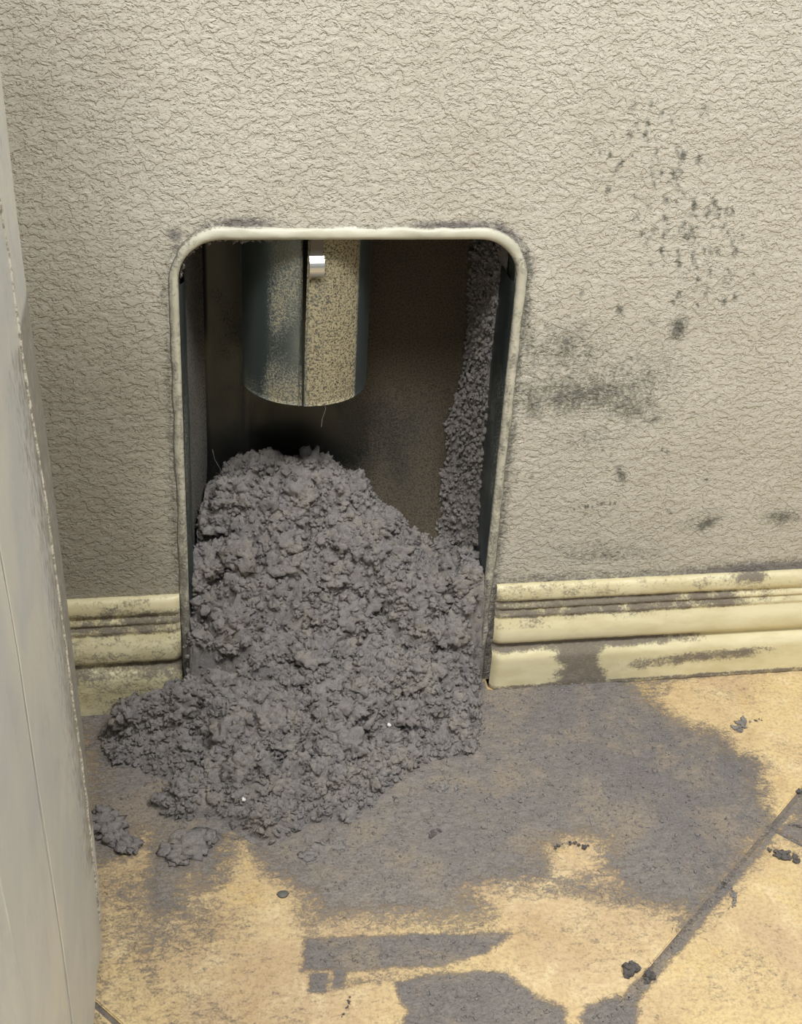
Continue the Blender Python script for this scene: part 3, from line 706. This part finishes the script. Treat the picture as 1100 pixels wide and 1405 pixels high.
    i = rg.choice(s, 2600); c = np.stack([X[i], Y[i], tk[i] + .0003], -1); V_, F_ = fibres(c, rg, .007, .00016, 4); V_[:, 2] = .0006 + np.clip(V_[:, 2], 0, 1) * .35; parts.append((V_, F_))
    s2 = np.where(keep & (cov > .3) & (cov < .8) & ~behind & (X < .5))[0]; i = rg.choice(s2, 1800); c = np.stack([X[i], Y[i], tk[i] + .0002], -1); V_, F_ = fibres(c, rg, .005, .00015, 4); V_[:, 2] = .0004 + np.clip(V_[:, 2], 0, 1) * .25; parts.append((V_, F_))
    V_, F_ = merge(parts); V_[:, 2] = np.maximum(V_[:, 2], .0001); o2 = mesh_np('lint_crumb', V_, F_, LM); 
    tag(o2, 'countless tiny lint crumbs and fibres strewn over the dusty tiles', 'lint', kind='stuff')
build_dust()

# ------------------------------------------------------------------ loose tufts, one object each
LD = mat_lint('dark_lint', srgb(116, 111, 110), srgb(84, 80, 80), srgb(134, 128, 122), .8)
def tuft(name, x, y, L, W, H, ang, n, label, cat='lint tuft', mat=None, bend=0., seed=0, base=.0006):
    rg = np.random.default_rng(100 + seed); t = rg.uniform(-1, 1, n); u = t * L / 2; v = rg.normal(size=n) * W / 5 + bend * (t ** 2 - .4)
    r = rg.uniform(.22, .42, n) * W * (1 - .45 * np.abs(t)); r = np.maximum(r, .0006)
    c, s = math.cos(ang), math.sin(ang); z = base + np.abs(rg.normal(size=n)) * H * .3 + r * .5
    Cn = np.stack([u * c - v * s, u * s + v * c, z], -1); V1, F1 = blobs(Cn, r, 2 if n < 40 else 1, rg, .55, 1.9, (.5, 1.4))
    V2, F2 = fibres(Cn[rg.integers(0, n, max(3, n // 3))], rg, L * .4, .00014, 4)
    V, F = merge([(V1, F1), (V2, F2)]); V[:, 2] = base * .3 + np.maximum(V[:, 2], .0) * H / max(V[:, 2].max(), 1e-4)
    o = mesh_np(name, V, F, mat or LM); o.location = (x, y, 0)
    tag(o, label, cat, 'loose lint scraps around the heap'); return o
T = [
 (.2794, -.2913, .030, .0042, .0035, 1.25, 30, 'curled worm-shaped grey lint scrap on the clean tile right of the diagonal grout line', None, .006),
 (.3403, -.2551, .026, .008, .004, -.6, 26, 'flat dark lint scrap just below the grout crossing at the right edge', LD, 0),
 (.3694, -.0919, .022, .009, .003, .7, 24, 'small grey lint scrap lying alone on the clean tile at upper right of the floor', None, 0),
 (.3895, -.0870, .009, .003, .002, .0, 8, 'tiny lint crumb just right of the lone scrap on the clean upper right tile', LD, 0),
 (.1760, -.3520, .012, .011, .008, .3, 12, 'round dark lint ball left of the diagonal grout line near the bottom', LD, 0),
 (.1870, -.3590, .010, .008, .006, .3, 9, 'dark lint ball resting on the diagonal grout line near the bottom', LD, 0),
 (-.2085, -.1620, .036, .020, .015, -1.1, 60, 'dark clump of lint lying against the pale appliance', None, 0),
 (-.1925, -.1840, .022, .014, .009, -.9, 34, 'smaller lint clump in front of the clump against the appliance', None, 0),
 (-.1430, -.1900, .040, .022, .009, .55, 70, 'flattened lint clump in front of the heap on its left side', None, 0),
 (-.0380, -.2070, .036, .016, .006, .3, 50, 'low crumbly lint clump in front of the middle of the heap', None, 0),
 (.0700, -.1440, .022, .011, .005, .1, 26, 'small lint clump on the dust in front of the heap at its right side', None, 0),
 (.1054, -.0997, .024, .010, .004, -.2, 24, 'pale crumbly lint scrap beside the right foot of the heap', None, 0),
 (.1730, -.2245, .016, .005, .003, -.5, 14, 'dark elongated lint scrap in the small clean patch in the middle of the dust', LD, 0),
 (.1560, -.2235, .009, .003, .002, .4, 8, 'tiny lint flake left of the scrap in the small clean patch', LD, 0),
 (-.0370, -.3560, .020, .0022, .0025, 1.2, 12, 'thin dark lint sliver on the clean tile near the bottom centre', LD, .002),
 (.1370, -.1700, .010, .004, .004, 1.2, 10, 'small upright pale lint curl on the dust right of the heap', None, 0),
 (.0560, -.1990, .014, .006, .004, .7, 14, 'small dark lint bit on the dust below the right part of the heap', LD, 0),
 (.2580, -.1740, .016, .003, .003, -.4, 12, 'thin dark lint curl in the middle of the dark dust patch', LD, .002),
 (.2820, -.1850, .012, .003, .003, .9, 10, 'short dark lint curl at the right side of the dark dust patch', LD, .002),
 (.2230, -.2190, .014, .002, .002, -.1, 9, 'fine dark lint thread low in the dark dust patch', LD, .001),
 (.3660, -.2240, .014, .004, .002, -.2, 10, 'small dark lint scrap on the tile at the right edge above the grout crossing', LD, 0),
 (.3860, -.1835, .010, .004, .003, 0., 8, 'small lint crumb lying over the diagonal grout line at the right edge', LD, 0),
]
for k, (x, y, L, W, H, a, n, lab, mt, bd) in enumerate(T): tuft('lint_tuft', x, y, L, W, H, a, n, lab, mat=mt, bend=bd, seed=k, base=.0012 if -.2 < x < .34 and y > -.24 else .0003)
# flat grey disc lying in front
bm = bmesh.new(); bmesh.ops.create_cone(bm, cap_ends=True, segments=24, radius1=.0046, radius2=.0040, depth=.0012)
for v in bm.verts: v.co.y *= .8; v.co.z += .0008; v.co.x *= 1 + .1 * math.sin(v.co.y * 900)
dm = MT('grey_disc', .6); dm = dm.done(srgb(104, 104, 100))
o = obj('flat_disc', bm, dm); o.location = (-.0726, -.2483, .0003); tag(o, 'small flat round grey disc on the tile in front of the heap', 'disc')
# white flecks in the heap
wm = MT('white_fleck', .5); wm = wm.done(srgb(232, 232, 228))
for x, y, lab in [(.036, -.085, 'tiny white paper fleck in the heap, right of its middle near the floor'), (-.0975, -.163, 'tiny white fleck at the front left foot of the heap')]:
    z = float(pile_h(np.array([x]), np.array([y]))[0]); V, F = blobs(np.zeros((3, 3)) + np.array([[0, 0, 0], [.001, 0, 0], [0, .001, .0004]]), np.full(3, .0013), 2, np.random.default_rng(int(x * 1e4) % 97 + 100), .5)
    o = mesh_np('paper_fleck', V, F, wm); o.location = (x, y, max(z, .002) + (.0125 if x > 0 else .0035)); tag(o, lab, 'fleck', 'white flecks in the lint')
# loose hair-like strands standing from the crest
def strand(name, pts, label, r=.00022):
    cu = bpy.data.curves.new(name, 'CURVE'); cu.dimensions = '3D'; sp = cu.splines.new('POLY'); sp.points.add(len(pts) - 1)
    for p, q in zip(sp.points, pts): p.co = (*q, 1)
    cu.bevel_depth = r; cu.bevel_resolution = 1; o = bpy.data.objects.new(name, cu); COL.objects.link(o)
    dg = bpy.context.evaluated_depsgraph_get(); me = bpy.data.meshes.new_from_object(o.evaluated_get(dg)); bpy.data.objects.remove(o)
    me.materials.clear(); me.materials.append(LM); o = bpy.data.objects.new(name, me); COL.objects.link(o); tag(o, label, 'strand', 'loose strands')
strand('lint_strand', [(-.098, .088, .180), (-.101, .088, .192), (-.106, .087, .203), (-.112 + .004, .086, .214)], 'fine hair-like strand sticking up from the left crest of the heap')
strand('lint_strand', [(-.027 + .01, .0120, .2935), (-.0155, .0135, .288), (-.018, .0150, .278), (-.0185, .0160, .270)], 'fine strand dangling from the bottom edge of the duct')
strand('lint_strand', [(-.128, -.172, .004), (-.117, -.181, .0045), (-.104, -.188, .006), (-.094, -.186, .010)], 'pale thread curling out of the front left foot of the heap', .0004)

# ------------------------------------------------------------------ dusty appliance at the left
def build_appliance():
    M = MT('dusty_white_panel', .42)
    n = M.noise(12, 5, .6, .5); f = M.noise(420, 5, .75, stretch=(1, 1, .22)); b = M.noise(22, 6, .7, stretch=(1, 1, .8)); d = M.attr('dirt')
    col = M.mix(M.ramp(n, .38, .64), srgb(204, 208, 208), srgb(218, 218, 212))
    col = M.mix(M.ramp(b, .55, .75, 0, .35), col, srgb(172, 176, 176))
    col = M.mix(M.ramp(M.math('ADD', d, M.math('MULTIPLY', M.math('SUBTRACT', f, .5), 1.8)), .3, .9, 0, .85), col, srgb(128, 124, 116))
    mt = M.done(col, M.bump(M.math('ADD', b, M.math('MULTIPLY', f, .3)), .001, .5))
    ap = empty('appliance', (-.5, -.53, 0)); tag(ap, 'pale grey dusty appliance cabinet seen edge-on at the left edge of the photo', 'appliance')
    H = .92
    zs = np.concatenate([np.arange(0.004, .70, .006), np.linspace(.70, H, 12)])
    def edge_x(z): return np.interp(z, [0, .06, .17, .27, .39, .48, .55, .92], [-.2110, -.2113, -.2120, -.2142, -.2166, -.2200, -.2218, -.226])
    def ridge_y(z): return np.interp(z, [0, .07, .2, .41, .55, .61, .92], [-.285, -.290, -.300, -.318, -.330, -.352, -.42])
    us = np.linspace(0, 1, 15); rows = []; dirt = []
    ylist = np.concatenate([np.linspace(0, 1, 16), 1 + np.linspace(.04, 1, 60)])
    for z in zs:
        ex = edge_x(z) + .0022; ry = ridge_y(z); row = []
        for t in ylist:
            if t <= 1:                               # rounded rear corner up to the ridge
                y = -.2345 + (ry + .2345) * t; x = ex - .0035 * (1 - math.sin(min(t * 2.2, 1) * math.pi / 2)) - .0012 * t
            else:
                q = t - 1; y = ry + (-.83 - ry) * q; x = ex - .0012 - .004 * min(q * 5, 1) + .0025 * math.exp(-((y + .566) / .004) ** 2)
            x += .0022 * math.exp(-((y - ry) / .0022) ** 2)
            row.append((x, y, z)); dirt.append((.72 if t < 1 else .6 * math.exp(-(ry - y) / .035)) * (1 - .75 * (z < .10)) * (1 if z < .5 else .3) + (.25 if abs(t - 1) < .05 else 0) * 0 + .10)
        rows.append(row)
    V = np.array(rows).reshape(-1, 3); V[:, 0] += .0012 * fbm(V * np.array([1, 26, 7]), 3, 90) * (V[:, 1] < -.26)
    V[:, 0] = np.where(V[:, 2] < .006, V[:, 0], V[:, 0])
    V -= np.array([-.5, -.53, 0])
    o = mesh_np('side_panel', V, grid_faces(len(zs), len(ylist)), mt, ap, {'dirt': dirt})
    def bead(name, yf, rad, z0, z1, mat, seed):
        zz = np.arange(z0, z1, .004); an = np.linspace(0, 2 * math.pi, 9)[:-1]; V = []
        yy = yf(zz) + .0012 * fbm(P3(zz * 30, zz * 0.), 3, seed); jj = np.clip((-.262 - yy) * 2, 0, 1)
        xx = edge_x(zz) - np.where(yy < -.4, .0026, .0002) + np.where(yy < -.4, .0003, .0034)
        for i in range(len(zz)):
            rr = rad * (.7 + .5 * abs(math.sin(zz[i] * 90 + seed)) * .6)
            for a_ in an: V.append((xx[i] + rr * math.cos(a_) + .5, yy[i] + rr * 1.3 * math.sin(a_) + .53, zz[i]))
        F = []
        for i in range(len(zz) - 1):
            for j in range(8): F.append((i * 8 + j, i * 8 + (j + 1) % 8, (i + 1) * 8 + (j + 1) % 8, (i + 1) * 8 + j))
        return mesh_np(name, np.array(V), np.array(F), mat, ap, {'dirt': np.full(len(V), .12)})
    fm = MT('pale_fold', .45); fm = fm.done(fm.mix(fm.ramp(fm.noise(260, 4, .8), .56, .44), srgb(226, 224, 214), srgb(150, 146, 136)))
    o = bead('edge_fold', ridge_y, .0012, .03, .66, fm, 3); o['label'] = 'pale raised fold beside the rear corner'
    o = bead('panel_fold', lambda z: -.566 + 0 * z, .0013, .10, .88, mt, 5)
    o = bead('panel_fold', lambda z: -.435 - .02 * z, .0005, .02, .88, mt, 7)
    cab = MT('cabinet_white', .4); cab = cab.done(srgb(200, 200, 194))
    obj('cabinet', box_bm(-.30, .2685, -.30, .293, .004, H - .002, .004), cab, ap)
    obj('top_panel', box_bm(-.305, .273, -.304, .297, H - .002, H + .018, .006), cab, ap)
    for sx in (-.27, .24):
        for sy in (-.26, .26): bm = bmesh.new(); bmesh.ops.create_cone(bm, cap_ends=True, segments=16, radius1=.018, radius2=.015, depth=.004); bmesh.ops.translate(bm, verts=bm.verts, vec=(sx, sy, .002)); obj('foot', bm, GROUT, ap)
build_appliance()
